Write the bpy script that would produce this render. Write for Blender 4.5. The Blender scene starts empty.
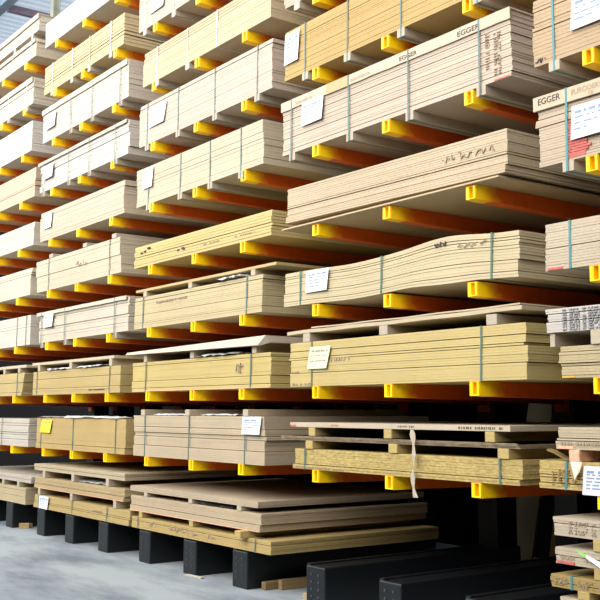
import bpy, math, random
from mathutils import Matrix, Vector
random.seed(7)
S = bpy.context.scene
COL = S.collection

# ------------------------------------------------------------------ camera
cam_d = bpy.data.cameras.new('camera'); cam_d.lens = 60.16; cam_d.sensor_width = 36
cam_d.shift_y = -0.0227; cam_d.clip_end = 200
cam = bpy.data.objects.new('camera', cam_d); COL.objects.link(cam)
F = Vector((-0.8026740, 0.5834321, 0.1237796)); R = Vector((0.5881260, 0.8087675, 0.0017166)); U = Vector((0.0991074, -0.0741758, 0.9923083))
m = Matrix((R, U, -F)).transposed().to_4x4(); m.translation = Vector((0, -5.2072, 1.635)); cam.matrix_world = m
S.camera = cam

# ------------------------------------------------------------------ world, light, exposure
w = bpy.data.worlds.new('daylight'); S.world = w; w.use_nodes = True
bg = w.node_tree.nodes['Background']; bg.inputs[0].default_value = (0.97, 0.975, 1.0, 1); bg.inputs[1].default_value = 1.7
sun_d = bpy.data.lights.new('sun', 'SUN'); sun_d.energy = 2.6; sun_d.angle = math.radians(50); sun_d.color = (1, .95, .88)
sun = bpy.data.objects.new('sun', sun_d); COL.objects.link(sun)
sun.rotation_euler = Vector((-0.22, 0.85, -0.46)).to_track_quat('-Z', 'Y').to_euler(); sun.location = (-4, -9, 9)
ar_d = bpy.data.lights.new('upper_left_fill', 'AREA'); ar_d.shape = 'RECTANGLE'; ar_d.size = 12; ar_d.size_y = 3; ar_d.energy = 60; ar_d.color = (.96, .98, 1)  # added unseen fill lamp, brightens the pack fronts at upper left
ar = bpy.data.objects.new('upper_left_fill', ar_d); COL.objects.link(ar); ar.location = (-19, -4.5, 10.3); ar.rotation_euler = (math.radians(25), 0, 0)
S.view_settings.view_transform = 'Standard'; S.view_settings.look = 'None'
S.view_settings.exposure = 0.84; S.view_settings.gamma = 1; S.view_settings.use_curve_mapping = False

# ------------------------------------------------------------------ materials
def lin(c): return tuple(((v/255)/12.92 if v/255 <= .04045 else ((v/255+.055)/1.055)**2.4) for v in c)
KB = .62    # boards reflect clearly less than white paper
MATS = {}
def base_mat(name):
    mt = bpy.data.materials.new(name); mt.use_nodes = True
    return mt, mt.node_tree.nodes, mt.node_tree.links, mt.node_tree.nodes['Principled BSDF']
def paint(name, rgb, rough=.5, metal=0, noise=.12, scale=12, spec=.5):
    if name in MATS: return MATS[name]
    mt, N, L, b = base_mat(name)
    tc = N.new('ShaderNodeTexCoord'); nz = N.new('ShaderNodeTexNoise'); nz.inputs['Scale'].default_value = scale; nz.inputs['Detail'].default_value = 5
    L.new(tc.outputs['Object'], nz.inputs['Vector'])
    mr = N.new('ShaderNodeMapRange'); mr.inputs[1].default_value = .3; mr.inputs[2].default_value = .7
    mr.inputs[3].default_value = 1-noise; mr.inputs[4].default_value = 1+noise
    L.new(nz.outputs[0], mr.inputs[0])
    mx = N.new('ShaderNodeVectorMath'); mx.operation = 'MULTIPLY'; mx.inputs[0].default_value = lin(rgb)
    L.new(mr.outputs[0], mx.inputs[1]); L.new(mx.outputs[0], b.inputs['Base Color'])
    b.inputs['Roughness'].default_value = rough; b.inputs['Metallic'].default_value = metal
    b.inputs['Specular IOR Level'].default_value = spec
    MATS[name] = mt; return mt
def board(rgb, flake=.10, streak=.06, fs=70):
    """edge of pressed wood board: flake speckle and sheet to sheet tone"""
    key = 'board_%d_%d_%d_%d' % (*rgb, int(flake*100))
    if key in MATS: return MATS[key]
    mt, N, L, b = base_mat(key)
    tc = N.new('ShaderNodeTexCoord')
    mp = N.new('ShaderNodeMapping'); mp.inputs['Scale'].default_value = (.35, .35, 34); L.new(tc.outputs['Object'], mp.inputs[0])
    n1 = N.new('ShaderNodeTexNoise'); n1.inputs['Scale'].default_value = 1.0; n1.inputs['Detail'].default_value = 3; L.new(mp.outputs[0], n1.inputs['Vector'])
    mp2 = N.new('ShaderNodeMapping'); mp2.inputs['Scale'].default_value = (.55, .55, 1.6); L.new(tc.outputs['Object'], mp2.inputs[0])
    n2 = N.new('ShaderNodeTexNoise'); n2.inputs['Scale'].default_value = fs; n2.inputs['Detail'].default_value = 4; n2.inputs['Roughness'].default_value = .7
    L.new(mp2.outputs[0], n2.inputs['Vector'])
    n3 = N.new('ShaderNodeTexNoise'); n3.inputs['Scale'].default_value = 2.2; n3.inputs['Detail'].default_value = 4; L.new(tc.outputs['Object'], n3.inputs['Vector'])
    def rng(n, lo, hi, a=.3, c=.7):
        r = N.new('ShaderNodeMapRange'); r.inputs[1].default_value = a; r.inputs[2].default_value = c
        r.inputs[3].default_value = lo; r.inputs[4].default_value = hi; L.new(n.outputs[0], r.inputs[0]); return r
    a = rng(n1, 1-streak, 1+streak); c = rng(n2, 1-flake, 1+flake); d = rng(n3, .95, 1.05)
    q = N.new('ShaderNodeMath'); q.operation = 'MULTIPLY'; L.new(a.outputs[0], q.inputs[0]); L.new(c.outputs[0], q.inputs[1])
    q2 = N.new('ShaderNodeMath'); q2.operation = 'MULTIPLY'; L.new(q.outputs[0], q2.inputs[0]); L.new(d.outputs[0], q2.inputs[1])
    mx = N.new('ShaderNodeVectorMath'); mx.operation = 'MULTIPLY'; mx.inputs[0].default_value = tuple(KB*k*v*(1.12-.28*v) for v, k in zip(lin(rgb), (1.04, .99, .90)))
    L.new(q2.outputs[0], mx.inputs[1]); L.new(mx.outputs[0], b.inputs['Base Color'])
    b.inputs['Roughness'].default_value = .75; b.inputs['Specular IOR Level'].default_value = .25
    bp = N.new('ShaderNodeBump'); bp.inputs['Strength'].default_value = .25; bp.inputs['Distance'].default_value = .004
    L.new(n2.outputs[0], bp.inputs['Height']); L.new(bp.outputs[0], b.inputs['Normal'])
    MATS[key] = mt; return mt

ORANGE = paint('orange_rack_paint', (206, 88, 12), .45, noise=.10, scale=9)
YELLOW = paint('yellow_rack_colour', (255, 196, 8), .45, noise=.10, scale=9)
BLACKBLUE = paint('dark_blue_rack_paint', (14, 18, 22), .38, noise=.25, scale=6)
# yellow at the arm tips, blending raggedly into orange towards the rear
mt, N, L, b = base_mat('yellow_tip_blend')
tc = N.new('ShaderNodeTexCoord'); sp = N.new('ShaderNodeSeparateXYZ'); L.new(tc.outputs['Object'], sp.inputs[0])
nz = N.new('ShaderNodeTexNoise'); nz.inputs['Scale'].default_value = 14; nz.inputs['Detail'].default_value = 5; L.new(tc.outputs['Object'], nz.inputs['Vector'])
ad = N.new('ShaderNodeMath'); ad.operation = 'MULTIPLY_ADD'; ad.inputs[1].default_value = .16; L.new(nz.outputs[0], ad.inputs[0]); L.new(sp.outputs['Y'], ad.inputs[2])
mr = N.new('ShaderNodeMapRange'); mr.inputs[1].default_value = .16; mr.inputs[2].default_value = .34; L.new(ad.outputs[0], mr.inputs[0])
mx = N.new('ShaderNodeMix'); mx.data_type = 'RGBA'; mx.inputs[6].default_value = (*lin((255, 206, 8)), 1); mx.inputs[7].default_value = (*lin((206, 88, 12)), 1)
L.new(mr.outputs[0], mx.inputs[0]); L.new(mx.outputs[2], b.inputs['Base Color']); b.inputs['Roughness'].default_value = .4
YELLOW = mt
STRAP = paint('grey_green_strap', (84, 106, 99), .4, noise=.05)
STRAP_T = paint('teal_strap', (66, 126, 132), .4, noise=.05)
STRAP_W = paint('pale_strap', (190, 196, 192), .4, noise=.05)
PAPER = paint('white_paper', (206, 210, 216), .8, noise=.02)
YPAPER = paint('yellow_paper', (215, 208, 40), .8, noise=.02)
GPAPER = paint('pale_green_paper', (192, 206, 170), .8, noise=.03)
INK = paint('dark_ink', (62, 56, 58), .8, noise=.05)
INKB = paint('blue_grey_ink', (124, 140, 166), .8, noise=.05)
INKF = paint('faded_ink', (150, 132, 112), .8, noise=.1)
REDP = paint('red_edge_paint', (176, 92, 84), .8, noise=.25, scale=40)
SALMON = paint('salmon_edge_paint', (216, 164, 134), .8, noise=.25, scale=40)
FILM = paint('crumpled_film', (200, 202, 202), .35, noise=.05)
COVER = board((236, 222, 204), .04, .03)
BATTEN = board((214, 200, 178), .08, .08)
BATTEN_Y = board((214, 188, 122), .10, .08)
BATTEN_G = board((205, 194, 178), .07, .05)

# ------------------------------------------------------------------ mesh helpers
class MB:
    def __init__(s): s.v = []; s.f = []
    def box(s, x0, x1, y0, y1, z0, z1):
        n = len(s.v)
        s.v += [(x0,y0,z0),(x1,y0,z0),(x1,y1,z0),(x0,y1,z0),(x0,y0,z1),(x1,y0,z1),(x1,y1,z1),(x0,y1,z1)]
        s.f += [[n+i for i in q] for q in ((0,3,2,1),(4,5,6,7),(0,1,5,4),(1,2,6,5),(2,3,7,6),(3,0,4,7))]
        return s
    def slab(s, x0, x1, y0, y1, z0, z1, fn, seg=36):
        """box whose height follows fn(x, t)"""
        if fn is None: return s.box(x0, x1, y0, y1, z0, z1)
        n = len(s.v)
        for i in range(seg+1):
            x = x0+(x1-x0)*i/seg; a = fn(x, z0); b = fn(x, z1)
            s.v += [(x,y0,z0+a),(x,y1,z0+a),(x,y1,z1+b),(x,y0,z1+b)]
        for i in range(seg):
            p = n+4*i; q = p+4
            s.f += [[p,p+1,q+1,q],[p+1,p+2,q+2,q+1],[p+2,p+3,q+3,q+2],[p+3,p,q,q+3]]
        s.f += [[n,n+3,n+2,n+1],[n+4*seg,n+4*seg+1,n+4*seg+2,n+4*seg+3]]
        return s
    def loft(s, rings, cap=True):
        n = len(s.v); k = len(rings[0])
        for r in rings: s.v += [tuple(p) for p in r]
        for i in range(len(rings)-1):
            for j in range(k):
                a = n+i*k+j; b = n+i*k+(j+1) % k
                s.f.append([a, b, b+k, a+k])
        if cap:
            s.f.append([n+j for j in range(k)][::-1]); s.f.append([n+(len(rings)-1)*k+j for j in range(k)])
        return s
    def sheet(s, P, nx, nz, t):
        """thin curved sheet, P(u,v)->point on front, thickness t along +y"""
        n = len(s.v); K = (nx+1)*(nz+1)
        for off in (0, t):
            for j in range(nz+1):
                for i in range(nx+1):
                    x, y, z = P(i/nx, j/nz); s.v.append((x, y+off, z))
        g = lambda i, j, o: n+o*K+j*(nx+1)+i
        for j in range(nz):
            for i in range(nx):
                s.f.append([g(i,j,0), g(i+1,j,0), g(i+1,j+1,0), g(i,j+1,0)]); s.f.append([g(i,j,1), g(i,j+1,1), g(i+1,j+1,1), g(i+1,j,1)])
        for i in range(nx):
            s.f.append([g(i,0,0), g(i,0,1), g(i+1,0,1), g(i+1,0,0)]); s.f.append([g(i,nz,0), g(i+1,nz,0), g(i+1,nz,1), g(i,nz,1)])
        for j in range(nz):
            s.f.append([g(0,j,0), g(0,j+1,0), g(0,j+1,1), g(0,j,1)]); s.f.append([g(nx,j,0), g(nx,j,1), g(nx,j+1,1), g(nx,j+1,0)])
        return s
    def build(s, name, mat, parent=None, loc=None, bevel=0):
        me = bpy.data.meshes.new(name); me.from_pydata(s.v, [], s.f); me.update()
        me.materials.append(mat)
        o = bpy.data.objects.new(name, me); COL.objects.link(o)
        if parent: o.parent = parent
        if loc: o.location = loc
        if bevel:
            b = o.modifiers.new('bevel', 'BEVEL'); b.width = bevel; b.segments = 2; b.limit_method = 'ANGLE'
        return o
def tag(o, label=None, cat=None, group=None, kind=None):
    if label: o['label'] = label
    if cat: o['category'] = cat
    if group: o['group'] = group
    if kind: o['kind'] = kind
    return o
def empty(name, loc, label, cat, group=None):
    o = bpy.data.objects.new(name, None); COL.objects.link(o); o.location = loc; o.empty_display_size = .2
    return tag(o, label, cat, group)
def text_mesh(txt, size, extr=.0004):
    c = bpy.data.curves.new('t', 'FONT'); c.body = txt; c.size = size; c.extrude = extr; c.offset = size*.012
    o = bpy.data.objects.new('t', c); COL.objects.link(o)
    dg = bpy.context.evaluated_depsgraph_get(); dg.update()
    me = bpy.data.meshes.new_from_object(o.evaluated_get(dg))
    bpy.data.objects.remove(o)
    for v in me.vertices: x, y, z = v.co; v.co = (x, -z, y)
    return me
def put_text(txt, x, z, size, mat, parent, y=-.004):
    me = text_mesh(txt, size); me.materials.clear(); me.materials.append(mat); me.name = 'printed_text'
    o = bpy.data.objects.new('printed_text', me); COL.objects.link(o); o.parent = parent; o.location = (x, y, z); return o

# ------------------------------------------------------------------ structure
LZ = lambda n: 1.142 + .7101*(n-1)          # top of the arms on tier n
AX = [-16.15, -15.19, -14.222, -13.049, -12.115, -11.134, -10.083, -9.101, -8.161, -6.983, -6.034, -5.105, -4.031, -3.06, -2.11]

mt, N, L, b = base_mat('concrete')
tc = N.new('ShaderNodeTexCoord')
n1 = N.new('ShaderNodeTexNoise'); n1.inputs['Scale'].default_value = .9; n1.inputs['Detail'].default_value = 8; n1.inputs['Roughness'].default_value = .62
mp = N.new('ShaderNodeMapping'); mp.inputs['Scale'].default_value = (.55, 1.6, 1); mp.inputs['Rotation'].default_value = (0, 0, .35)
L.new(tc.outputs['Object'], mp.inputs[0]); L.new(mp.outputs[0], n1.inputs['Vector'])
n2 = N.new('ShaderNodeTexNoise'); n2.inputs['Scale'].default_value = 40; n2.inputs['Detail'].default_value = 4; L.new(tc.outputs['Object'], n2.inputs['Vector'])
cr = N.new('ShaderNodeValToRGB'); e = cr.color_ramp.elements
e[0].position = .36; e[0].color = (*lin((100, 109, 118)), 1); e[1].position = .56; e[1].color = (*lin((146, 154, 158)), 1)
L.new(n1.outputs[0], cr.inputs[0])
mr = N.new('ShaderNodeMapRange'); mr.inputs[1].default_value = .3; mr.inputs[2].default_value = .7; mr.inputs[3].default_value = .93; mr.inputs[4].default_value = 1.06
L.new(n2.outputs[0], mr.inputs[0])
vm = N.new('ShaderNodeVectorMath'); vm.operation = 'MULTIPLY'; L.new(cr.outputs[0], vm.inputs[0]); L.new(mr.outputs[0], vm.inputs[1]); L.new(vm.outputs[0], b.inputs['Base Color'])
b.inputs['Roughness'].default_value = .62; b.inputs['Specular IOR Level'].default_value = .3
CONC = mt
tag(MB().box(-36, 8, -9.2, 4, -.2, 0).build('floor', CONC), kind='structure')
WALL = paint('wall_shade_black', (13, 13, 15), .9, spec=.1)  # near-black colour carries the shade of the unlit depth behind the rack
LIGHTWALL = paint('pale_cladding', (205, 212, 222), .7, noise=.03)
tag(MB().box(-36, 8, 3.8, 4, 0, 10.3).build('wall_back', WALL), kind='structure')
tag(MB().box(-36.2, -36, -9.2, 4, 0, 10.3).build('wall_left', WALL), kind='structure')
tag(MB().box(2.4, 2.6, -9.2, 3.8, 0, 10.3).build('blocker_wall_right', WALL), kind='structure')  # unseen, added to keep sky light off the right-facing pack ends
tag(MB().box(-36, 2.4, -9.2, -9, 0, 4.5).build('blocker_wall_front', WALL), kind='structure')  # unseen, added to block low-angle light from reaching the pack undersides
# ribbed metal ceiling, ribs run across the hall
c = MB(); x = -36
prof = []
while x < 8:
    prof += [(x, 10.5), (x+.13, 10.5), (x+.16, 10.54), (x+.23, 10.54), (x+.26, 10.5)]; x += .26
n = len(prof)
for y in (2.0, 4.2):
    for (px, pz) in prof: c.v.append((px, y, pz))
for y in (2.0, 4.2):
    for (px, pz) in prof: c.v.append((px, y, pz+.004))
for i in range(n-1):
    if prof[i+1][0]-prof[i][0] < 1e-6: continue
    c.f.append([i, i+1, n+i+1, n+i]); c.f.append([2*n+i, 3*n+i, 3*n+i+1, 2*n+i+1])
    c.f.append([i, 2*n+i, 2*n+i+1, i+1]); c.f.append([n+i, n+i+1, 3*n+i+1, 3*n+i])
mt, N, L, b = base_mat('translucent_ceiling_sheet')
b.inputs['Base Color'].default_value = (.62, .68, .75, 1); b.inputs['Roughness'].default_value = .5
tr = N.new('ShaderNodeBsdfTranslucent'); tr.inputs[0].default_value = (.50, .54, .58, 1)
ms = N.new('ShaderNodeMixShader'); ms.inputs[0].default_value = .8
L.new(b.outputs[0], ms.inputs[1]); L.new(tr.outputs[0], ms.inputs[2]); L.new(ms.outputs[0], N['Material Output'].inputs[0])
tag(c.build('ceiling', mt), kind='structure')
FRAME = paint('grey_blue_frame', (150, 168, 184), .5, noise=.04)
g = MB().box(-36, 8, 1.80, 2.0, 10.38, 10.62)
g.box(-36, 8, -.95, -.8, 10.38, 10.62)
x = -35.6
while x < 8: g.box(x, x+.08, -.8, 1.8, 10.44, 10.56); x += 2.1
tag(g.build('trim_1', FRAME), kind='structure')
mt, N, L, b = base_mat('skylight_glass')
b.inputs['Base Color'].default_value = (.72, .84, .9, 1); b.inputs['Roughness'].default_value = .25; b.inputs['Transmission Weight'].default_value = .9; b.inputs['IOR'].default_value = 1.2
tag(MB().box(-36, 8, -.8, 1.8, 10.57, 10.585).build('window_1', mt), kind='structure')
pl = MB()
for xx in (-24.4, -20.9): pl.box(xx, xx+.10, 2.0, 3.8, 10.34, 10.5)
tag(pl.build('trim_2', paint('dull_red_purlin', (150, 130, 140), .6)), kind='structure')
tag(MB().box(-19.95, -19.69, 2.5, 3.8, 6.30, 6.50).build('trim_3', WALL), kind='structure')
ps = MB().box(-19.9, -19.74, 2.6, 2.63, 6.52, 10.48); ps.box(-19.9, -19.74, 2.73, 2.76, 6.52, 10.48); ps.box(-19.835, -19.805, 2.63, 2.73, 6.52, 10.48); ps.box(-19.93, -19.71, 2.56, 2.8, 6.50, 6.52)
tag(ps.build('roof_post', paint('cream_post_paint', (226, 222, 196), .5)), 'cream steel roof post rising behind the topmost packs at far left', 'post')

# ------------------------------------------------------------------ rack columns
def arm_mesh(tip=False):
    a = MB(); w = .094; h0 = .106; h1 = .15; t = .010; Y1 = 2.06
    def ring(y, h): return [(0,y,-h),(w,y,-h),(w,y,0),(0,y,0)]
    T = .0012; yt = .40
    if tip:
        o_ = lambda y: [(-T,y,-h0-T-.004*(y > .1)),(w+T,y,-h0-T-.004*(y > .1)),(w+T,y,-T),(-T,y,-T)]
        i_ = lambda y: [(t,y,-h0+t),(w-t,y,-h0+t),(w-t,y,-t),(t,y,-t)]
        # channel section: thick left lip, narrow slot, right web
        i_ = lambda y: [(.030,y,-h0+.010),(w-.026,y,-h0+.010),(w-.026,y,-.010),(.030,y,-.010)]
        a.loft([i_(.20), i_(.004), [(x_+(.006 if x_ > .05 else -.006), y_-.0055, z_+(.004 if z_ > -.05 else -.004)) for x_, y_, z_ in i_(.004)],
                [(x_*.9+.005, -.0015, z_*.94-.003) for x_, y_, z_ in o_(0)], o_(.006), o_(yt)], cap=False); return a
    def iring(y, h): return [(.020,y,-h+.006),(w-.020,y,-h+.006),(w-.020,y,-.006),(.020,y,-.006)]
    rs = [ring(0, h0), ring(1.2, h0+.02), ring(Y1, h1)]
    a.loft(rs, cap=False)
    n = len(a.v); a.v += iring(0, h0) + iring(.5, h0)
    o = n-12
    for j in range(4):
        k = (j+1) % 4
        a.f.append([o+j, n+j, n+k, o+k]); a.f.append([n+j, n+4+j, n+4+k, n+k])
    a.f.append([n+4, n+5, n+6, n+7]); a.f.append([o+8, o+9, o+10, o+11])
    a.box(-.03, w+.03, Y1, Y1+.015, -.22, .0)
    return a
arm_proto = None; col_protos = {}
BAYNAME = [('left-edge bay',0,3),('second bay from the left',3,6),('middle bay',6,9),('wide bay right of centre',9,12),('right-edge bay',12,15)]
POSN = ['left', 'middle', 'right']
for i, x in enumerate(AX):
    bay = [n for n, a, z in BAYNAME if a <= i < z][0]; k = POSN[i % 3]
    r = empty('rack_column', (x-.0, 0, 0), '%s dark steel cantilever column with orange arms, carrying the %s' % (k, bay), 'rack column', 'cantilever rack columns')
    if arm_proto is None:
        u = MB().box(-.075, .175, 2.08, 2.10, .34, 7.9); u.box(-.075, .175, 2.33, 2.35, .34, 7.9); u.box(.04, .06, 2.10, 2.33, .34, 7.9)
        up = u.build('upright', BLACKBLUE, r)
        b0 = MB().box(-.085, .175, 0, 2.4, 0, .34)
        bo = b0.build('base_beam', BLACKBLUE, r, bevel=.012)
        fl = MB().box(-.085, -.035, .01, 2.07, .34, .352).build('top_flange', BLACKBLUE, bo); 
        bt = MB()
        for bx in (-.01, .09):
            for bz in (.09, .15, .21, .27):
                ring = lambda y: [(bx+.010*math.cos(q*math.pi/4), y, bz+.010*math.sin(q*math.pi/4)) for q in range(8)]
                bt.loft([ring(-.006), ring(.004)])
        bt.build('bolt', paint('dark_bolt_steel', (58, 64, 68), .5), bo)
        arm_proto = arm_mesh().build('arm', ORANGE, r, (0, 0, LZ(1)), bevel=.004)
        tp = arm_mesh(True).build('arm_tip', YELLOW, arm_proto); tp['label'] = 'yellow arm tip'
        a0 = arm_proto; kids = [up, bo]; bokids = list(bo.children) if False else [fl, bt and [o for o in COL.objects if o.parent == bo and o.name.startswith('bolt')][0]]
        for n_ in range(2, 10):
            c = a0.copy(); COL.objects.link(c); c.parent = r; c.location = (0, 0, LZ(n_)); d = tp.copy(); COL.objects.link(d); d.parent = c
    else:
        u = kids[0].copy(); COL.objects.link(u); u.parent = r
        bo = kids[1].copy(); COL.objects.link(bo); bo.parent = r
        for q in bokids:
            c = q.copy(); COL.objects.link(c); c.parent = bo
        for n_ in range(1, 10):
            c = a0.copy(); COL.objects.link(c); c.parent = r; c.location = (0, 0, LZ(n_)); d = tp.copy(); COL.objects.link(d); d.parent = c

# ------------------------------------------------------------------ packs
def sheet_label(root, x0, x1, z0, z1, mat=PAPER, skew=0, curl=.012, rows=5, y=-.007):
    def P(u, v):
        return (x0+(x1-x0)*u+skew*(v-.5), y-curl*(u**2)*(1-v*.6)-.002*math.sin(3*u+2*v), z0+(z1-z0)*v)
    o = MB().sheet(P, 8, 8, .0012).build('paper_label', mat, root)
    if rows:
        pr = MB()
        for r in range(rows):
            v = .84-.7*r/rows; a = .1
            while a < (.85 if r < 3 else .5):
                l = random.uniform(.08, .3); bq = min(.9, a+l)
                h = .05 if r else .09
                Q = lambda uu, vv: (lambda p: (p[0], p[1]-.0012, p[2]))(P(a+(bq-a)*uu, v-h*vv))
                pr.sheet(Q, 2, 1, .0006); a = bq+random.uniform(.03, .12)
        pr.build('print', INKB if mat is PAPER else INKF, o)
    return o
def dashes(root, x0, x1, z0, z1, rows, mat=INK, y=-.0125, tall=.5, wmin=.008, wmax=.03, skipc=.15):
    d = MB(); dz = (z1-z0)/rows
    for r in range(rows):
        zc = z0+dz*(r+.5); a = x0
        while a < x1:
            l = random.uniform(wmin, wmax)
            if random.random() > skipc: d.box(a, min(a+l, x1), y, y+.008, zc-dz*tall/2*random.uniform(.6, 1), zc+dz*tall/2)
            a += l+random.uniform(.006, .016)
    return d.build('printed_text', mat, root)
def scribble(root, x0, x1, z0, z1, mat=INKF, y=-.0125, n=26, w=.003):
    d = MB(); px, pz = x0, (z0+z1)/2
    for i in range(1, n):
        nx = x0+(x1-x0)*i/n+random.uniform(-.012, .012); nz = random.uniform(z0, z1)
        if random.random() < .82:
            dx, dz = nx-px, nz-pz; l = math.hypot(dx, dz)+1e-6; ox, oz = -dz/l*w, dx/l*w
            d.loft([[(px-ox,y,pz-oz),(px+ox,y,pz+oz),(px+ox,y+.008,pz+oz),(px-ox,y+.008,pz-oz)], [(nx-ox,y,nz-oz),(nx+ox,y,nz+oz),(nx+ox,y+.008,nz+oz),(nx-ox,y+.008,nz-oz)]])
        px, pz = nx, nz
    return d.build('handwritten_mark', mat, root)

PACKS = {}
def pack(key, label, X0, X1, Z, H, rgb, n, groups=3, straps=(), strap_mat=None, batt=None, batt_h=.07, flake=.11, streak=.05, jog=.012, jit=.0026,
         bend=None, lab=None, labmat=PAPER, cover=None, Y0=0, depth=2.07, cat='board pack', name='board_pack', slant=0, tops=None, rows=5, endjog=.015, skew=.02, fs=70, gap=.0018, lastjog=None, wedge=None):
    rnd = random.Random(sum(map(ord, key))*7+3)
    r = empty(name, ((X0+X1)/2, Y0, Z), label, cat, 'strapped packs of boards on the rack' if straps else 'loose stacks of boards')
    cx = (X0+X1)/2; mat = board(rgb, flake, streak, fs)
    t = H/n
    # boundaries of the layers
    cuts = [0]+sorted(rnd.sample(range(2, max(3, n-1)), min(groups-1, max(0, n-3))))+[n] if n > 3 and groups > 1 else [0, n]
    for gi in range(len(cuts)-1):
        a, bq = cuts[gi], cuts[gi+1]
        jx = rnd.uniform(-endjog, endjog); jy = rnd.uniform(0, jog)
        if gi == 0: jy = 0; 
        if lastjog is not None and gi == len(cuts)-2: jx += lastjog
        M = MB()
        for k in range(a, bq):
            z0 = k*t+(.004 if k == a and a > 0 else .0); z1 = (k+1)*t-gap
            if k == n-1: z1 = H
            jj = rnd.uniform(-jit, jit); sx = slant*(k/n)
            M.slab(X0-cx+jx+rnd.uniform(-jit, jit)*1.5, X1-cx+jx+rnd.uniform(-jit, jit)*1.5+sx, max(0, jy+jit+jj), depth+jy+jj, z0, z1, bend)
        if bq-a > 1: M.slab(X0-cx+jx+.006, X1-cx+jx-.006+slant*(a/n), jy+.0065, depth+jy-.012, a*t+.006, bq*t-.006, bend)
        M.build('board_layer', mat, r)
    sm = strap_mat or STRAP
    tz = H+(cover[0] if cover else 0)
    for i, sx in enumerate(straps):
        x = sx-cx; hasb = batt and batt[i]; zb = -batt_h if hasb else 0
        dzb = (bend(x, 0) if bend else 0); dzt = (bend(x, H) if bend else 0)
        s = MB(); tlt = rnd.uniform(-.006, .012); w_ = .0085; yb = -.003 if not cover else -.016
        # front run as a slightly tilted ribbon, then over the top, down the back and underneath
        zl = zb-.001+dzb; zh = tz+.001+dzt
        s.loft([[(x-w_,yb,zl),(x+w_,yb,zl),(x+w_,yb+.0018,zl),(x-w_,yb+.0018,zl)], [(x-w_+tlt,yb,zh),(x+w_+tlt,yb,zh),(x+w_+tlt,yb+.0018,zh),(x-w_+tlt,yb+.0018,zh)]])
        s.box(x-w_+tlt, x+w_+tlt, yb, depth+.018, zh, zh+.0018)
        s.box(x-w_, x+w_, depth+.016, depth+.018, zl, zh)
        s.box(x-w_, x+w_, yb, depth+.018, zl-.0018, zl)
        s.build('strap', sm, r)
        if hasb:
            MB().box(x-.045, x+.045, -.002, depth, -batt_h+dzb, dzb).build('batten', BATTEN_G, r)
    if lab:
        a = lab; sheet_label(r, a[0]-cx, a[1]-cx, a[2]-Z, a[3]-Z, labmat, skew, rows=rows, y=-.010 if not cover else -.018)
    if cover:
        ch, lip, x0, x1 = cover[:4]; cm = cover[4] if len(cover) > 4 else COVER
        # thin board on top with its front edge folded down as a lip
        cv = MB(); yf = -.014
        rings = []
        K = 24
        for i in range(K+1):
            x = x0-cx+(x1-x0)*i/K; dd = (bend(x, H) if bend else 0) + rnd.uniform(-.002, .002)
            rings.append([(x,yf,H-lip+dd+rnd.uniform(-.002,.002)),(x,yf,H+ch+dd),(x,depth-.03,H+ch+dd),(x,depth-.03,H+dd+.0005),(x,-.002,H+dd+.0005),(x,-.002,H-lip+dd)])
        cv.loft(rings)
        cv.build('cover_board', cm, r)
    PACKS[key] = (r, cx, Z, H)
    return r
def loc(key, x, z): r, cx, Z, H = PACKS[key]; return x-cx, z-Z

BY = {'E': 'left-edge bay', 'C': 'second bay from left', 'B': 'middle bay', 'A': 'wide bay right of centre', 'D': 'right-edge bay'}
TI = {1: 'lowest arm tier', 2: 'second arm tier', 3: 'third arm tier', 4: 'fourth arm tier', 5: 'fifth arm tier', 6: 'sixth arm tier', 7: 'seventh arm tier', 8: 'eighth arm tier', 9: 'ninth arm tier'}
def lb(look, bay, tier): return '%s, %s, %s' % (look, TI[tier], BY[bay])

# ---- wide bay right of centre (A)
pack('A1', 'strapped yellow particleboard pack beneath two loose boards, '+TI[1]+', right of centre', -7.26, -4.65, LZ(1), .17, (208,184,118), 9, 2, straps=(-7.09,-4.83), flake=.34, fs=42, lab=None)
pack('A2', 'yellow board pack with curling pale green slip, '+TI[2]+', right of centre', -7.32, -4.58, LZ(2), .385, (224,202,138), 20, 5, straps=(-6.99,-4.99), jog=.01, endjog=.02, lab=(-7.02,-6.73,2.0,2.19), labmat=GPAPER, flake=.07, rows=3, skew=.05)
def bendA3(x, z):
    g = lambda c, s: math.exp(-((x-c)/s)**2)
    t = z/.32
    return t*.055*g(.68, .42) - .012*g(-.45, .4)*(1+t*.4) + .012*g(.3, .25)*(1-t) - max(0, x-1.0)*.05*(1-t) + .012 - t*.008
pack('A3', 'wavy buckled board pack with white label and teal straps, '+TI[3]+', right of centre', -7.41, -4.62, LZ(3), .31, (224,209,172), 16, 6, straps=(-7.16,-6.06,-4.87), strap_mat=paint('dark_green_strap', (58,104,92), .35), jog=.012, bend=bendA3, lab=(-7.06,-6.74,2.67,2.86), flake=.07)
pack('A4', 'loose unstrapped pale chipboard stack tilted above a thin board, '+TI[4]+', right of centre', -7.38, -4.71, LZ(4)+.052, .31, (214,196,168), 17, 4, jog=.01, flake=.12, cat='board stack', name='board_stack')
PACKS['A4'][0].rotation_euler = (0, .013, 0)
pack('A5', 'tall pinkish pack with printed cover board and white label, '+TI[5]+', right of centre', -7.44, -4.64, LZ(5), .49, (220,203,188), 26, 6, straps=(-7.29,-6.45,-5.70,-4.93), batt=(1,1,1,1), jog=.004, endjog=.006, lab=(-7.12,-6.80,4.19,4.40), cover=(.012,.075,-7.45,-4.63,board((232,214,192),.04,.03)), flake=.06)
pack('A6', 'ochre chipboard pack with white label at its left end, '+TI[6]+', right of centre', -7.42, -4.62, LZ(6), .47, (206,175,116), 24, 4, straps=(-7.09,-6.48,-5.79,-4.95), batt=(1,1,1,1), jog=.006, lab=(-7.40,-7.17,4.84,5.13), flake=.10)
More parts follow.
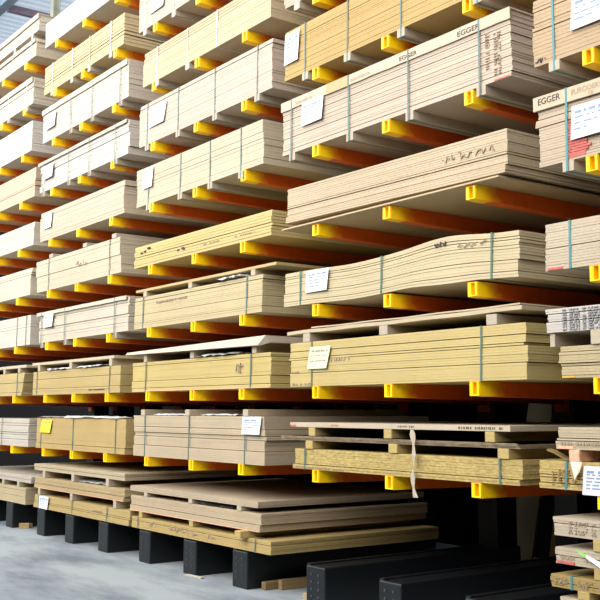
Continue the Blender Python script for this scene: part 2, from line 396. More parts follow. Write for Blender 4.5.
pack('A7', 'board pack cut by the top edge, '+TI[7]+', right of centre', -7.42, -4.62, LZ(7), .42, (222,206,186), 22, 4, straps=(-7.22,-6.3,-5.5,-4.9), strap_mat=STRAP_W, batt=(1,1,1,1), jog=.006)
# ---- middle bay (B)
pack('B1', 'beige pack with jogged layers and white label at right end, '+TI[1]+', middle bay', -10.35, -7.71, LZ(1), .445, (216,198,170), 22, 5, straps=(-10.08,-9.11,-8.05), jog=.02, endjog=.03, lab=(-8.08,-7.76,1.42,1.585), flake=.07)
pack('B2', 'yellow board pack under a drooping white board, '+TI[2]+', middle bay', -10.43, -7.63, LZ(2), .325, (226,203,134), 17, 4, straps=(-10.09,-7.96), jog=.01, flake=.07)
pack('B3', 'straw coloured board pack under a flat loose lid board, '+TI[3]+', middle bay', -10.40, -7.77, LZ(3), .355, (222,206,164), 18, 4, straps=(-10.19,-8.04), jog=.01)
pack('B4', 'low unstrapped yellow board stack with dark chips, '+TI[4]+', middle bay', -10.45, -7.64, LZ(4), .245, (228,206,142), 8, 4, jog=.02, endjog=.02, cat='board stack', name='board_stack', gap=.005)
pack('B5', 'pale pack with white label and four dark straps, '+TI[5]+', middle bay', -10.41, -7.77, LZ(5), .44, (226,211,186), 14, 4, straps=(-10.12,-9.38,-8.75,-8.16), batt=(1,1,1,1), lab=(-10.24,-9.99,4.17,4.40), jog=.008)
pack('B6', 'tall pinkish white pack with tilted white label, '+TI[6]+', middle bay', -10.37, -7.62, LZ(6), .49, (228,211,197), 22, 3, straps=(-10.18,-9.45,-8.67,-7.88), batt=(1,1,1,1), lab=(-10.10,-9.72,4.87,5.10), jog=.005, skew=.06, endjog=.006, rows=0)
pack('B7', 'cream board pack with three white straps, '+TI[7]+', middle bay', -10.30, -7.64, LZ(7), .40, (230,208,172), 13, 3, straps=(-9.96,-9.26,-8.65), strap_mat=STRAP_W, batt=(1,1,0), jog=.008)
pack('B8', 'white label pack cut by the top edge, '+TI[8]+', middle bay', -10.46, -7.81, LZ(8), .43, (230,212,196), 20, 3, straps=(-10.29,-9.59,-8.6), strap_mat=STRAP_W, batt=(1,1,1), lab=(-10.15,-9.80,6.25,6.45), jog=.006, rows=0)
# ---- second bay (C)
pack('C1', 'tan pack with bright yellow note, '+TI[1]+', second bay from left', -13.27, -10.57, LZ(1), .40, (208,180,122), 12, 2, straps=(-13.10,-12.04,-10.82), jog=.006, lab=(-13.08,-12.72,1.35,1.52), labmat=YPAPER, skew=.05, rows=3)
pack('C2', 'tan pack under a loose lid board on blocks, '+TI[2]+', second bay from left', -13.45, -10.73, LZ(2), .315, (210,186,128), 12, 3, straps=(-13.30,-11.02), jog=.008)
pack('C3', 'white layered pack with pale cover and label, '+TI[3]+', second bay from left', -13.30, -10.57, LZ(3), .40, (228,218,202), 12, 6, straps=(-13.18,-12.38,-10.90), batt=(1,1,1), lab=(-13.09,-12.76,2.76,2.93), jog=.015, cover=(.015,.03,-13.36,-10.6))
def bendC4(x, z): return 0
pack('C4', 'cream pack with flared bottom layer and two straps, '+TI[4]+', second bay from left', -13.43, -10.78, LZ(4), .435, (226,213,190), 16, 3, straps=(-13.01,-11.10), jog=.012, endjog=.03, lastjog=-.03)
pack('C5', 'smooth beige pack without straps, white label at left, '+TI[5]+', second bay from left', -13.37, -10.74, LZ(5), .40, (226,208,188), 12, 3, lab=(-13.22,-12.93,4.14,4.36), jog=.006, cat='board stack', name='board_stack')
pack('C6', 'whitish layered pack with four straps and label, '+TI[6]+', second bay from left', -13.43, -10.66, LZ(6), .42, (238,230,224), 14, 5, straps=(-13.30,-12.42,-11.76,-11.00), batt=(1,1,1,1), lab=(-13.28,-12.93,4.85,5.04), jog=.012, cover=(.012,.03,-13.5,-10.7))
pack('C7', 'white pack with cover board and square white label, '+TI[7]+', second bay from left', -13.40, -10.70, LZ(7), .47, (238,226,212), 14, 2, straps=(-12.40,-11.72,-10.90), batt=(1,1,1), lab=(-13.25,-12.90,5.56,5.77), jog=.006, cover=(.012,.06,-13.42,-10.72), rows=0)
pack('C8', 'yellowish pack of widely gapped boards, white straps, '+TI[8]+', second bay from left', -13.42, -10.87, LZ(8), .41, (234,210,164), 9, 5, straps=(-13.11,-12.42,-11.86,-11.22), strap_mat=STRAP_W, batt=(1,1,1,1), jog=.02, gap=.009)
pack('C9', 'bright white stack at top of rack, '+TI[9]+', second bay from left', -13.42, -10.75, LZ(9)-.0, .36, (246,238,228), 14, 2, jog=.006, cat='board stack', name='board_stack')
# ---- left-edge bay (E)
pack('E1', 'pale grey layered pack, '+TI[1]+', left-edge bay', -16.25, -13.57, LZ(1), .385, (222,216,206), 12, 6, straps=(-15.9,-14.6), jog=.012)
pack('E2', 'tan pack with slanting right end under a lid board, '+TI[2]+', left-edge bay', -16.3, -13.89, LZ(2), .32, (214,192,136), 14, 3, straps=(-15.9,-14.06), slant=.12)
pack('E3', 'white pack with one strap near right end, '+TI[3]+', left-edge bay', -16.3, -13.62, LZ(3), .42, (234,226,218), 10, 3, straps=(-15.9,-14.14,-13.78))
pack('E4', 'cream stack with bulging right end, '+TI[4]+', left-edge bay', -16.3, -13.68, LZ(4), .385, (236,226,206), 12, 4, jog=.02, endjog=.05, cat='board stack', name='board_stack')
pack('E5', 'plain white board stack, '+TI[5]+', left-edge bay', -16.3, -13.63, LZ(5), .335, (236,226,214), 12, 3, cat='board stack', name='board_stack')
pack('E6', 'brownish cream stack with fine layers, '+TI[6]+', left-edge bay', -16.3, -13.65, LZ(6), .43, (230,206,182), 16, 5, jog=.015, cat='board stack', name='board_stack')
pack('E7', 'bright white pack with grooved layers, '+TI[7]+', left-edge bay', -16.3, -13.84, LZ(7), .45, (240,236,234), 12, 3, jog=.01, cat='board stack', name='board_stack')
pack('E8', 'cream pack with peaked white cover and two straps, '+TI[8]+', left-edge bay', -16.3, -13.84, LZ(8), .38, (240,228,210), 12, 4, straps=(-15.9,-14.82,-14.06), strap_mat=STRAP_W, batt=(1,1,1), cover=(.03,.05,-16.3,-13.86))
pack('E9a', 'lower cream pack with white cover, '+TI[9]+', left-edge bay', -16.3, -13.78, LZ(9), .26, (244,228,204), 10, 3, straps=(-15.9,-14.70,-13.95), strap_mat=STRAP_W, cover=(.015,.04,-16.3,-13.8))
zt = LZ(9)+.26+.02
for i, xx in enumerate((-15.9, -14.68, -13.95)):
    tag(MB().box(xx-.04, xx+.04, .0, 2.0, zt, zt+.085).build('batten', BATTEN_G), '%s batten between the two topmost packs at top left' % ['leftmost', 'middle', 'right'][i], 'batten', 'battens between packs')
pack('E9b', 'topmost cream pack on battens over another pack, left-edge bay', -16.3, -13.70, zt+.087, .24, (244,230,212), 9, 3, cover=(.015,.06,-16.3,-13.7), jog=.01)
# ---- right-edge bay (D)
pack('D1', 'strapped yellow pack with printed lines and white label, '+TI[1]+', right-edge bay', -4.48, -1.7, LZ(1), .178, (208,182,116), 10, 4, straps=(-4.27,-2.0), strap_mat=STRAP_T, flake=.3, fs=42, jog=.008, lab=(-4.125,-3.86,1.12,1.30), rows=6)
pack('D1b', 'small pale printed stack over the labelled yellow pack, right-edge bay', -4.33, -1.65, LZ(1)+.255, .14, (210,196,168), 8, 3, jog=.008, cat='board stack', name='board_stack', flake=.12)
pack('D2', 'beige chipboard stack with orange bottom corner, '+TI[2]+', right-edge bay', -4.29, -1.5, LZ(2), .205, (206,190,152), 11, 4, jog=.015, endjog=.02, cat='board stack', name='board_stack', flake=.14)
pack('D2b', 'white printed board stack over the beige chipboard, '+TI[2]+', right-edge bay', -4.38, -1.6, LZ(2)+.30, .155, (222,218,216), 9, 3, jog=.004, cat='board stack', name='board_stack', flake=.05)
pack('D3', 'pinkish chipboard pack with teal strap and red lower corner, '+TI[3]+', right-edge bay', -4.37, -1.6, LZ(3), .313, (214,200,178), 17, 2, straps=(-4.18,-2.2), strap_mat=STRAP_T, jog=.006, flake=.16)
pack('D4', 'tall pack with printed cover, large label and red stain, '+TI[4]+', right-edge bay', -4.42, -1.65, LZ(4), .475, (208,190,170), 26, 6, straps=(-4.17,-3.2,-2.2), batt=(1,1,1), strap_mat=STRAP_T, jog=.006, lab=(-4.12,-3.86,3.40,3.62), cover=(.012,.085,-4.44,-1.64,board((226,206,180),.04,.03)), flake=.08, rows=4)
pack('D5', 'tall brown chipboard pack with pale blue printed label, '+TI[5]+', right-edge bay', -4.44, -1.65, LZ(5), .47, (200,174,144), 17, 6, straps=(-4.26,-3.2,-2.2), batt=(1,1,1), strap_mat=STRAP_T, jog=.008, endjog=.012, lab=(-4.10,-3.80,4.14,4.36), flake=.10, rows=4)
# ---- floor tier
F0 = .354
def lone_batten(x, z0, z1, label, mat=BATTEN, w=.075, y0=.0, y1=2.02, group='battens between packs', jut=0):
    o = MB().box(-w/2, w/2, -jut, y1-y0, 0, z1-z0).build('batten', mat, None, (x, y0, z0), bevel=.004)
    return tag(o, label, 'batten', group)
pack('B0a', 'bottom yellow strapped pack of the floor pile, middle bay', -10.37, -7.62, F0, .118, (212,184,122), 6, 2, straps=(-10.2,-7.86), strap_mat=STRAP, flake=.1, jog=.004)
pack('B0b', 'middle pale pack of the floor pile, middle bay', -10.41, -7.79, F0+.183, .165, (214,194,164), 8, 2, jog=.01, cat='board stack', name='board_stack', lastjog=.03)
pack('B0c', 'broad top board layer of the floor pile, middle bay', -10.40, -7.81, F0+.398, .056, (208,190,166), 3, 1, jog=.004, cat='board stack', name='board_stack')
pack('C0a', 'bottom yellow pack with white label, floor pile, second bay from left', -13.27, -10.42, F0, .165, (212,186,126), 8, 3, straps=(-13.1,-12.0,-11.0), lab=(-13.06,-12.74,.355,.52), jog=.008)
pack('C0b', 'middle tan pack of the floor pile, second bay from left', -13.27, -10.56, F0+.258, .14, (208,184,140), 8, 2, jog=.008, cat='board stack', name='board_stack')
pack('C0c', 'top tan board layer of the floor pile, second bay from left', -13.29, -10.55, F0+.492, .082, (212,196,166), 4, 2, jog=.004, cat='board stack', name='board_stack')
pack('E0a', 'lower cream pack of the floor pile, left-edge bay', -16.3, -13.58, F0, .225, (218,200,162), 11, 3, jog=.01, cat='board stack', name='board_stack')
pack('E0b', 'pale top layer of the floor pile, left-edge bay', -16.3, -13.40, F0+.30, .085, (214,206,196), 4, 2, jog=.01, cat='board stack', name='board_stack')
pack('D0a', 'lowest pale pack of the corner floor pile, right-edge bay', -4.36, -1.7, F0, .115, (214,200,178), 6, 2, jog=.006, cat='board stack', name='board_stack')
pack('D0b', 'thin yellowish printed pack with teal strap, corner floor pile', -4.41, -1.7, .525, .078, (186,160,100), 5, 2, straps=(-4.25,-2.2), strap_mat=STRAP_T, flake=.14, jog=.006)
pack('D0c', 'white pack with torn green-edged paper, corner floor pile', -4.37, -1.7, .675, .10, (214,202,182), 6, 2, jog=.01, cat='board stack', name='board_stack')
pack('D0d', 'topmost white printed pack of the corner floor pile', -4.39, -1.7, .85, .115, (214,202,182), 6, 2, jog=.004, cat='board stack', name='board_stack')
for nm, xs, z0, z1, mat in (('bottom and middle packs of the middle floor pile', (-10.15,-9.04), F0+.120, F0+.182, BATTEN_Y), ('middle and top packs of the middle floor pile', (-10.04,-9.06,-8.14), F0+.350, F0+.396, BATTEN)):
    for i, x in enumerate(xs): lone_batten(x, z0, z1, '%s batten between the %s' % (['leftmost','centre','right'][i], nm), mat)
lone_batten(-8.02, F0+.120, F0+.182, 'rounded yellow batten end sticking out of the middle floor pile', BATTEN_Y, .10, jut=.09)
for nm, xs, z0, z1 in (('bottom and middle packs of the second-bay floor pile', (-13.10,-12.04,-10.80), F0+.168, F0+.257), ('middle and top packs of the second-bay floor pile', (-12.95,-12.01,-11.01), F0+.400, F0+.491)):
    for i, x in enumerate(xs): lone_batten(x, z0, z1, '%s batten between the %s' % (['leftmost','centre','rightmost'][i], nm))
for i, x in enumerate((-15.6,-14.48,-13.88)): lone_batten(x, F0+.228, F0+.299, '%s batten in the floor pile at the left edge' % ['hindmost','middle','nearest'][i])
for nm, xs, z0, z1 in (('lowest and thin yellowish', (-4.16,-2.9,-1.9), F0+.118, .524), ('thin yellowish and torn-paper', (-4.03,-2.9,-1.9), .607, .674), ('torn-paper and topmost', (-4.03,-2.9,-1.9), .778, .849)):
    for i, x in enumerate(xs): lone_batten(x, z0, z1, '%s batten between %s packs, corner floor pile' % (['leftmost','middle','far right'][i], nm), BATTEN_Y, .09)

# ---- loose boards and battens above packs
def lid(name_label, x0, x1, z, t, rgb, fn=None, y0=0, depth=2.05, slantend=0, cat='board', thick_mat=None, droop=0):
    cx = (x0+x1)/2
    M = MB(); M.slab(x0-cx, x1-cx, 0, depth, 0, t, (lambda x, zz: fn(x, zz)) if fn else None)
    o = M.build('loose_board', thick_mat or board(rgb, .08, .05), None, (cx, y0, z), bevel=.002)
    return tag(o, name_label, cat, 'loose boards on packs')
zA2 = LZ(2)+.385
for i, x in enumerate((-7.07, -6.04, -4.88)): lone_batten(x, zA2+.002, zA2+.078, '%s batten holding the lid board, second arm tier, right of centre' % ['left','middle','right'][i], BATTEN_G, .10)
lid('long pale lid board over the yellow pack, second arm tier, right of centre', -7.36, -4.60, zA2+.079, .03, (216,200,170), fn=lambda x, z: -.02*max(0, -x-1.0)+.004*math.sin(x*4)**2+ .006*max(0, x))
lid('second thin lid board just beneath the long pale lid board', -7.0, -4.615, zA2+.112, .012, (222,206,176), fn=lambda x, z: .004*math.sin(x*4)**2+.006*max(0, x)+.002)
zB2 = LZ(2)+.325
for i, x in enumerate((-10.11, -9.07, -7.90)): lone_batten(x, zB2+.002, zB2+.092, '%s batten under the drooping white board, middle bay' % ['left','middle','right'][i], BATTEN)
# drooping lid with a lip that hangs over the front
M = MB(); cx = -9.06
rings = []
for i in range(25):
    u = i/24; x = -10.50+2.84*u-cx; lip = .035+.075*u; zz = .02+.015*u; xs = (0 if i < 24 else -.10)
    rings.append([(x+xs,-.05,zz-lip*.55),(x,-.03,zz+lip*.25),(x,1.95,.05),(x,1.95,.0),(x,.03,.0),(x+xs,-.035,zz-lip*.6)])
M.loft(rings)
tag(M.build('loose_board', COVER, None, (cx, 0, zB2+.094)), 'bright white drooping board above the yellow pack, second arm tier, middle bay', 'board', 'loose boards on packs')
zB3 = LZ(3)+.355
for i, x in enumerate((-10.15, -9.13, -7.93)): lone_batten(x, zB3+.002, zB3+.062, '%s batten under the flat lid board, third arm tier, middle bay' % ['left','middle','right'][i], BATTEN)
lid('flat yellowish lid board on battens, third arm tier, middle bay', -10.37, -7.54, zB3+.063, .028, (216,192,140))
zB1 = LZ(1)+.445
for i, x in enumerate((-10.14, -9.15, -8.04)): lone_batten(x, zB1+.002, zB1+.066, '%s bare batten on top of the beige pack, lowest arm tier, middle bay' % ['left','middle','right'][i], BATTEN, .09)
zC2 = LZ(2)+.315
for i, x in enumerate((-13.25, -12.18, -11.00)): lone_batten(x, zC2+.002, zC2+.088, '%s batten under the lid board, second arm tier, second bay' % ['left','middle','right'][i], BATTEN)
lid('pale lid board on battens, second arm tier, second bay from left', -13.49, -10.90, zC2+.089, .036, (220,206,176))
zC4 = LZ(4)+.435
for i, x in enumerate((-12.95, -11.84, -10.99)): lone_batten(x, zC4+.003, zC4+.058, '%s bare batten on the cream pack, fourth arm tier, second bay' % ['left','middle','right'][i], BATTEN_G, .12)
zE2 = LZ(2)+.32
for i, x in enumerate((-15.7, -14.6, -14.0)): lone_batten(x, zE2+.002, zE2+.07, '%s batten under the lid board, second arm tier, left edge' % ['left','middle','right'][i], BATTEN)
lid('pale lid board on battens, second arm tier, left-edge bay', -16.3, -13.72, zE2+.071, .04, (222,208,184))
zA1 = LZ(1)+.17
for i, x in enumerate((-7.03, -5.94, -4.80)): lone_batten(x, zA1+.003, zA1+.073, '%s lower batten on the yellow pack, lowest arm tier, right of centre' % ['left','middle','right'][i], BATTEN_Y, .10)
# the dark laminate stack with ragged edges
M = MB()
for k in range(4):
    M.box(-1.40+random.uniform(-.02,.03), 1.40-k*.01, random.uniform(0,.012), 2.05, k*.0095, k*.0095+.0075)
M.box(-1.37, 1.37, .02, 2.03, .001, .036)
tag(M.build('board_stack', board((150,134,112), .45, .3, 30), None, (-6.05, 0, zA1+.074)), 'thin dark brown laminate sheets between the two rows of battens, right of centre', 'board stack')
for i, x in enumerate((-6.99, -6.00, -4.92)): lone_batten(x, zA1+.114, zA1+.186, '%s upper batten above the dark sheets, lowest arm tier, right of centre' % ['left','middle','right'][i], BATTEN_Y, .09)
top = lid('top pale board with red marks above the dark sheets, lowest arm tier, right of centre', -7.31, -4.73, zA1+.188, .04, (218,204,182))
dashes(top, .15, .34, .012, .030, 1, INK, y=-.003, tall=.8, wmin=.006, wmax=.014)
dashes(top, .80, 1.22, .010, .030, 1, INK, y=-.003, tall=.9, wmin=.006, wmax=.014, skipc=.05)
dashes(top, -.70, -.6, .012, .026, 1, REDP, y=-.003, tall=.8); dashes(top, -1.285, -1.2, .002, .02, 1, REDP, y=-.003, tall=.9, wmin=.05, wmax=.08)
# loose board under the tilted stack
lid('thin loose board beneath the tilted chipboard stack, fourth arm tier, right of centre', -7.41, -4.76, LZ(4)+.001, .014, (218,196,160), depth=2.07, y0=-.03)
# D bay between stacks
lone_batten(-4.19, LZ(1)+.180, LZ(1)+.254, 'salmon painted batten end between the two lowest packs at right edge', SALMON, .08, y0=-.01)
lone_batten(-2.2, LZ(1)+.180, LZ(1)+.254, 'far batten under the small pale printed stack, right-edge bay', BATTEN, .08)
lone_batten(-3.98, LZ(2)+.207, LZ(2)+.299, 'pale batten between the white printed and beige chipboard stacks', BATTEN, .12)
lone_batten(-2.2, LZ(2)+.207, LZ(2)+.299, 'far batten between white printed and beige chipboard stacks', BATTEN, .10)
M = MB().box(-.02, .02, 0, 1.9, 0, .085)
tag(M.build('batten', BATTEN_G, None, (-4.36, .02, LZ(2)+.208)), 'narrow grey edge batten under the left corner of the white printed stack', 'batten', 'battens between packs')

# ------------------------------------------------------------------ writing and marks
r, cx, Z, H = PACKS['A5']
for x, tx, s, mt_ in ((-5.15, 'EGGER', .055, INK), (-5.80, 'EGGER', .05, INK), (-6.42, 'EURODEKOR', .032, INKF), (-7.22, 'EURODEKOR', .032, INKF)):
    put_text(tx, x-cx, H-.055, s, mt_, r, y=-.0155).scale = (1.35, 1, 1)
dashes(r, -4.80-cx, -4.73-cx, .04, .36, 17, INKF, y=-.006, tall=.22, wmin=.02, wmax=.05)
dashes(r, -4.88-cx, -4.84-cx, .10, .38, 14, INKF, y=-.006, tall=.22, wmin=.02, wmax=.05)
M = MB().box(-6.76-cx, -6.46-cx, -.0165, -.0142, H-.08, H+.0135)
M.box(-6.76-cx, -6.46-cx, -.0142, .5, H+.0122, H+.0135)
M.build('tape_patch', board((214,190,146), .05, .03), r)
r, cx, Z, H = PACKS['D4']
put_text('EGGER', -4.40-cx, H-.048, .062, INK, r, y=-.0155)
put_text('EURODEKOR', -4.12-cx, H-.045, .05, INKF, r, y=-.0155); put_text('CE', -3.98-cx, H-.078, .032, INKF, r, y=-.0155)
M = MB(); rr = random.Random(4)
for k in range(14):
    z = .015+k*.0183; M.box(-4.165-cx+rr.uniform(0,.012), -4.02-cx+rr.uniform(-.01,.05), -.002, .01, z, z+.0145)
M.build('red_stain', REDP, r)['label'] = 'red paint stain'
r, cx, Z, H = PACKS['D5']
scribble(r, -4.42-cx, -4.33-cx, .015, .05, INK, y=-.003, n=10)
def band(key, x0, x1, z0, z1, mat, y=-.0025):
    r, cx, Z, H = PACKS[key]
    MB().box(x0-cx, x1-cx, y, y+.01, z0, z1).build('edge_paint', mat, r)
band('D3', -4.366, -4.24, .003, .018, REDP); band('D2', -4.27, -4.17, .002, .012, paint('orange_edge', (240,160,60), .7))
band('D1b', -4.325, -4.2, .003, .022, SALMON); band('D0c', -4.36, -4.22, .002, .02, REDP)
band('A3', -4.87, -4.63, -.02, -.012, SALMON) if False else None
band('A5', -4.80, -4.65, .002, .012, REDP); band('B5', -8.1, -7.79, .001, .010, SALMON); band('B2', -10.4, -7.65, .001, .008, SALMON)
band('B0b', -10.38, -7.8, .001, .007, SALMON); band('C0b', -13.2, -10.6, .001, .007, SALMON)
r, cx, Z, H = PACKS['D2b']
for x0, x1 in ((-4.255,-4.225),(-4.20,-4.12),(-4.095,-4.07),(-4.05,-3.93),(-3.90,-3.82),(-3.79,-3.72)):
    dashes(r, x0-cx, x1-cx, .004, .15, 9, paint('grey_print', (128,130,134), .8), y=-.006, tall=.5, wmin=.01, wmax=.04, skipc=.08)
r, cx, Z, H = PACKS['D0d']
for x0, x1 in ((-4.26,-4.23),(-4.21,-4.11),(-4.08,-4.05),(-4.02,-3.86),(-3.82,-3.7)): dashes(r, x0-cx, x1-cx, .015, .10, 5, INKF, y=-.004, tall=.5)
r, cx, Z, H = PACKS['D0c']
for x0, x1 in ((-4.33,-4.22),(-4.17,-4.06),(-4.02,-3.9)): dashes(r, x0-cx, x1-cx, .028, .055, 2, INKF, y=-.004, tall=.6)
r, cx, Z, H = PACKS['D0b']
for x0, x1 in ((-4.38,-4.28),(-4.20,-4.08),(-4.04,-3.9)): dashes(r, x0-cx, x1-cx, .015, .062, 4, INKF, y=-.004, tall=.5)
r, cx, Z, H = PACKS['D1']
for x0, x1 in ((-4.38,-4.35),(-4.33,-4.24),(-4.22,-4.14)): dashes(r, x0-cx, x1-cx, .02, .13, 7, paint('brown_print', (130,108,66), .8), y=-.004, tall=.4)
r, cx, Z, H = PACKS['D1b']; dashes(r, -4.30-cx, -3.9-cx, .025, .05, 1, INKF, y=-.004, tall=.9, wmin=.008, wmax=.02)
r, cx, Z, H = PACKS['A1']; dashes(r, -7.22-cx, -6.55-cx, .008, .022, 1, INKF, y=-.003, tall=.8, wmin=.008, wmax=.02)
r, cx, Z, H = PACKS['A2']
dashes(r, -6.72-cx, -6.45-cx, .20, .235, 1, INKF, y=-.003, tall=.9, wmin=.01, wmax=.03); dashes(r, -7.28-cx, -7.0-cx, .01, .03, 1, INKF, y=-.003, tall=.9); dashes(r, -7.28-cx, -7.18-cx, .12, .135, 1, INKF, y=-.003, tall=.9)
r, cx, Z, H = PACKS['A3']
scribble(r, -5.45-cx, -5.30-cx, .30, .335, INK, y=-.003, n=12, w=.004); scribble(r, -5.2-cx, -4.9-cx, .255, .29, INKF, y=-.003, n=16)
r, cx, Z, H = PACKS['A4']; scribble(r, -5.35-cx, -4.8-cx, .17, .235, INKF, y=-.003, n=34)
r, cx, Z, H = PACKS['B2']; scribble(r, -8.22-cx, -8.08-cx, .13, .25, INKF, y=-.003, n=12)
r, cx, Z, H = PACKS['B4']; dashes(r, -8.9-cx, -8.55-cx, .06, .085, 1, INKF, y=-.003); dashes(r, -8.3-cx, -7.9-cx, .06, .08, 1, INKF, y=-.003)
# broken dark chips in the yellow stack
M = MB()
for x, z in ((-10.28,.15),(-10.2,.16),(-10.12,.19),(-9.42,.075),(-9.33,.085),(-9.3,.07)): M.box(x-cx, x-cx+.05, -.002, .02, z, z+.018)
M.build('chipped_edge', INK, r)
r, cx, Z, H = PACKS['B3']; dashes(r, -9.9-cx, -9.2-cx, .25, .29, 1, INKF, y=-.003, wmin=.01, wmax=.03)
r, cx, Z, H = PACKS['C2']; dashes(r, -11.6-cx, -11.15-cx, .03, .055, 1, INK, y=-.003, wmin=.02, wmax=.05)
r, cx, Z, H = PACKS['C4']; scribble(r, -12.1-cx, -11.7-cx, .20, .29, INKF, y=-.003, n=14)
r, cx, Z, H = PACKS['B0a']
scribble(r, -9.95-cx, -9.75-cx, .04, .09, INKF, y=-.003, n=12); scribble(r, -9.5-cx, -8.9-cx, .03, .10, INKF, y=-.003, n=26); scribble(r, -8.75-cx, -8.55-cx, .03, .09, INKF, y=-.003, n=10)
r, cx, Z, H = PACKS['C0a']; dashes(r, -11.4-cx, -11.15-cx, .09, .11, 1, INKF, y=-.003)

# ------------------------------------------------------------------ scraps, films, papers
def crumple(label, x0, x1, y0, y1, z, amp, mat, name='plastic_film', cat='plastic film', seed=1, group='crumpled film scraps'):
    rr = random.Random(seed); nx, ny = 14, 5; n = (nx+1)*(ny+1); M = MB()
    H_ = [[rr.uniform(.15, 1)*amp for _ in range(nx+1)] for _ in range(ny+1)]
    for off in (0, .0015):
        for j in range(ny+1):
            for i in range(nx+1):
                M.v.append(((x1-x0)*(i/nx-.5)+rr.uniform(-.01,.01)*(off == 0), (y1-y0)*j/ny+rr.uniform(-.01,.01)*(off == 0), (.002+H_[j][i] if j else H_[j][i]*.6)+off))
    for k in range(n): a = M.v[k]; q = M.v[n+k]; M.v[n+k] = (a[0], a[1], a[2]+.0015)
    for j in range(ny):
        for i in range(nx):
            a = j*(nx+1)+i; M.f += [[a, a+nx+1, a+nx+2, a+1], [n+a, n+a+1, n+a+nx+2, n+a+nx+1]]
    return tag(M.build(name, mat, None, ((x0+x1)/2, y0, z)), label, cat, group)
crumple('crumpled white film along top edge of the tan pack, second arm tier, second bay, left', -12.95, -12.3, -.02, .2, zC2+.002, .035, FILM, seed=2)
crumple('crumpled white film right of centre on the tan pack, second arm tier, second bay', -12.0, -11.25, -.02, .2, zC2+.002, .035, FILM, seed=3)
crumple('crumpled film on the pack with the yellow note', -12.3, -10.75, -.01, .2, LZ(1)+.403, .03, FILM, seed=4)
crumple('crumpled film beside the left end of the yellow-noted pack', -13.2, -12.5, .0, .2, LZ(1)+.403, .02, paint('grey_film', (150,150,148), .4), seed=5)
crumple('white film tuft at top right of the straw coloured pack, middle bay', -8.55, -8.1, -.03, .25, zB3+.003, .05, FILM, seed=6)
crumple('thin film strip on the beige pack left of its label, middle bay', -9.95, -9.25, .02, .2, zB1+.002, .02, FILM, seed=7)
crumple('small film strip on the beige pack near its label, middle bay', -8.95, -8.25, .02, .2, zB1+.002, .02, FILM, seed=8)
crumple('white film wisp under the drooping board, middle bay', -9.0, -8.2, -.02, .2, zB2+.002, .035, FILM, seed=9)
crumple('film scrap on the middle tan pack of the second-bay floor pile', -11.93, -11.15, .05, .4, F0+.400, .03, FILM, seed=10)
crumple('dark film scrap on the middle pack of the middle-bay floor pile', -9.0, -8.3, .03, .3, F0+.350, .03, paint('dark_film', (90,92,96), .35), seed=11)
# hanging twisted strip on A1
rings = []; 
for i in range(15):
    u = i/14; z = .50*(1-u); x = .02*math.sin(u*5)-.02*u+.07*u*u*u; a = math.sin(u*9)*.5; w_ = .016+.008*math.sin(u*20)
    ca, sa = math.cos(a)*w_, math.sin(a)*w_
    rings.append([(x-ca,-.02-sa,z),(x+ca,-.02+sa,z),(x+ca,-.018+sa,z),(x-ca,-.018-sa,z)])
tag(MB().loft(rings).build('torn_strip', board((214,204,186), .06, .03), None, (-5.67, -.022, 1.0)), 'torn twisted pale strip hanging in front of the yellow pack, right of centre', 'paper strip')
# scraps by D1
rings = []
for i in range(12):
    u = i/11; x = .21*u; z = .05*(1-u)**2+.012+.008*math.sin(u*6); w_ = .012*(1-u*.4)
    rings.append([(x,-.0,z-w_*.5),(x,.0,z+w_*.5),(x,.05,z+w_*.5+.003),(x,.05,z-w_*.5)])
tag(MB().loft(rings).build('wood_splinter', board((150,126,82), .1, .1), None, (-4.46, .05, LZ(1)+.182)), 'thin curled brown splinter on the yellow pack at right edge', 'splinter')
def P(u, v): return (.02+.085*u*(.4+.6*v)+.03*(1-v), -.035-.01*math.sin(4*u), .012-.125*(1-v)*(1-.5*u))
o = MB().sheet(P, 5, 6, .002).build('paper_scrap', paint('pinkish_paper', (232,214,196), .8, noise=.08, scale=50), None, (-4.22, .0, LZ(1)+.17))
tag(o, 'torn pinkish paper scrap hanging over the yellow pack at right edge', 'paper scrap')
def P(u, v): return (.28*u, -.02-.015*math.sin(u*3), .10-.05*u-.07*u*u*.6-(1-v)*(.012+.035*u))
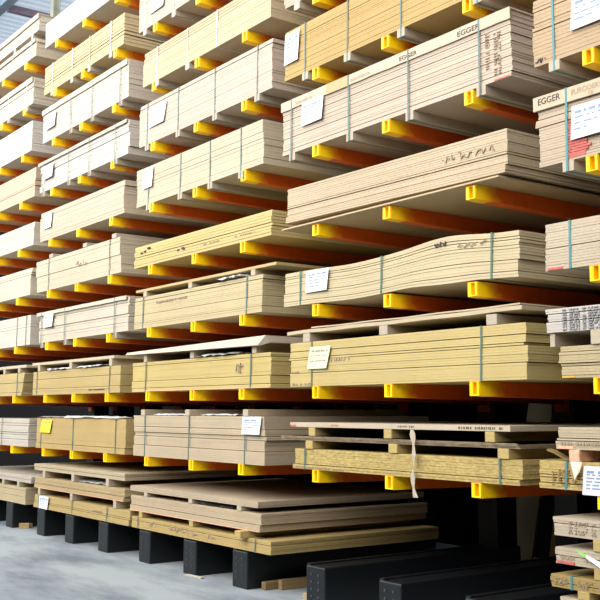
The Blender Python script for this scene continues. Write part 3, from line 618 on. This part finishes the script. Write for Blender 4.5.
o = MB().sheet(P, 10, 3, .0012).build('paper_scrap', paint('white_green_paper', (232,236,228), .8, noise=.05, scale=30), None, (-4.17, -.01, .675))
tag(o, 'torn curling white paper on the corner floor pile', 'paper scrap')
def P(u, v): return (.07*u, -.022-.015*math.sin(u*.75), .104-.0125*u-.004*u*u-(1-v)*(.010+.008*u))
MB().sheet(P, 4, 2, .0008).build('green_corner', paint('green_print', (120,205,70), .8), o, (0, -.004, 0))
# floor bits
def offcut(label, x, y, l, w_, h, rz, rgb, z=0, name='timber_offcut', cat='offcut'):
    o = MB().box(-l/2, l/2, -w_/2, w_/2, 0, h).build(name, board(rgb, .14, .15), None, (x, y, z), bevel=.003); o.rotation_euler = (0, 0, rz)
    return tag(o, label, cat, 'timber offcuts on the floor')
offcut('short wood offcut on floor beside the black base, second bay, left one', -14.10, .24, .20, .06, .05, .15, (214,184,136))
offcut('upright yellowish wood offcut touching the black base beam, second bay', -13.92, .13, .14, .07, .07, 1.1, (206,176,120))
offcut('small wood chip on top of the offcut beside the black base', -14.10, .24, .09, .05, .02, .5, (226,200,152), z=.0505)
offcut('flat whitish wood sliver on floor before the centre base beam of the middle bay', -8.90, -.03, .28, .045, .015, .1, (222,216,204))
offcut('long brown timber on the floor behind the last base beam of the middle pile', -7.90, .85, 1.45, .07, .07, 1.57, (150,126,90))
offcut('second long brown timber lying close behind the first on the floor', -7.80, .95, 1.40, .06, .09, 1.55, (166,140,100))
offcut('small pale wood block on floor left of the first empty base beam', -7.30, .20, .10, .05, .05, .7, (222,196,150))
# panels leaning at the back wall
for lbx, x, w_, rgb in (('wide dim grey panel leaning at back behind the empty base beams', -7.36, .34, (120,108,88)), ('narrow tan panel leaning right of the wide dim panel at back', -6.9, .12, (168,138,84))):
    o = MB().box(-w_/2, w_/2, 0, .03, 0, 2.1).build('leaning_panel', board(rgb, .1, .05), None, (x, 2.95, .003)); o.rotation_euler = (-.25, 0 if w_ > .2 else -.03, 0)
    tag(o, lbx, 'panel')
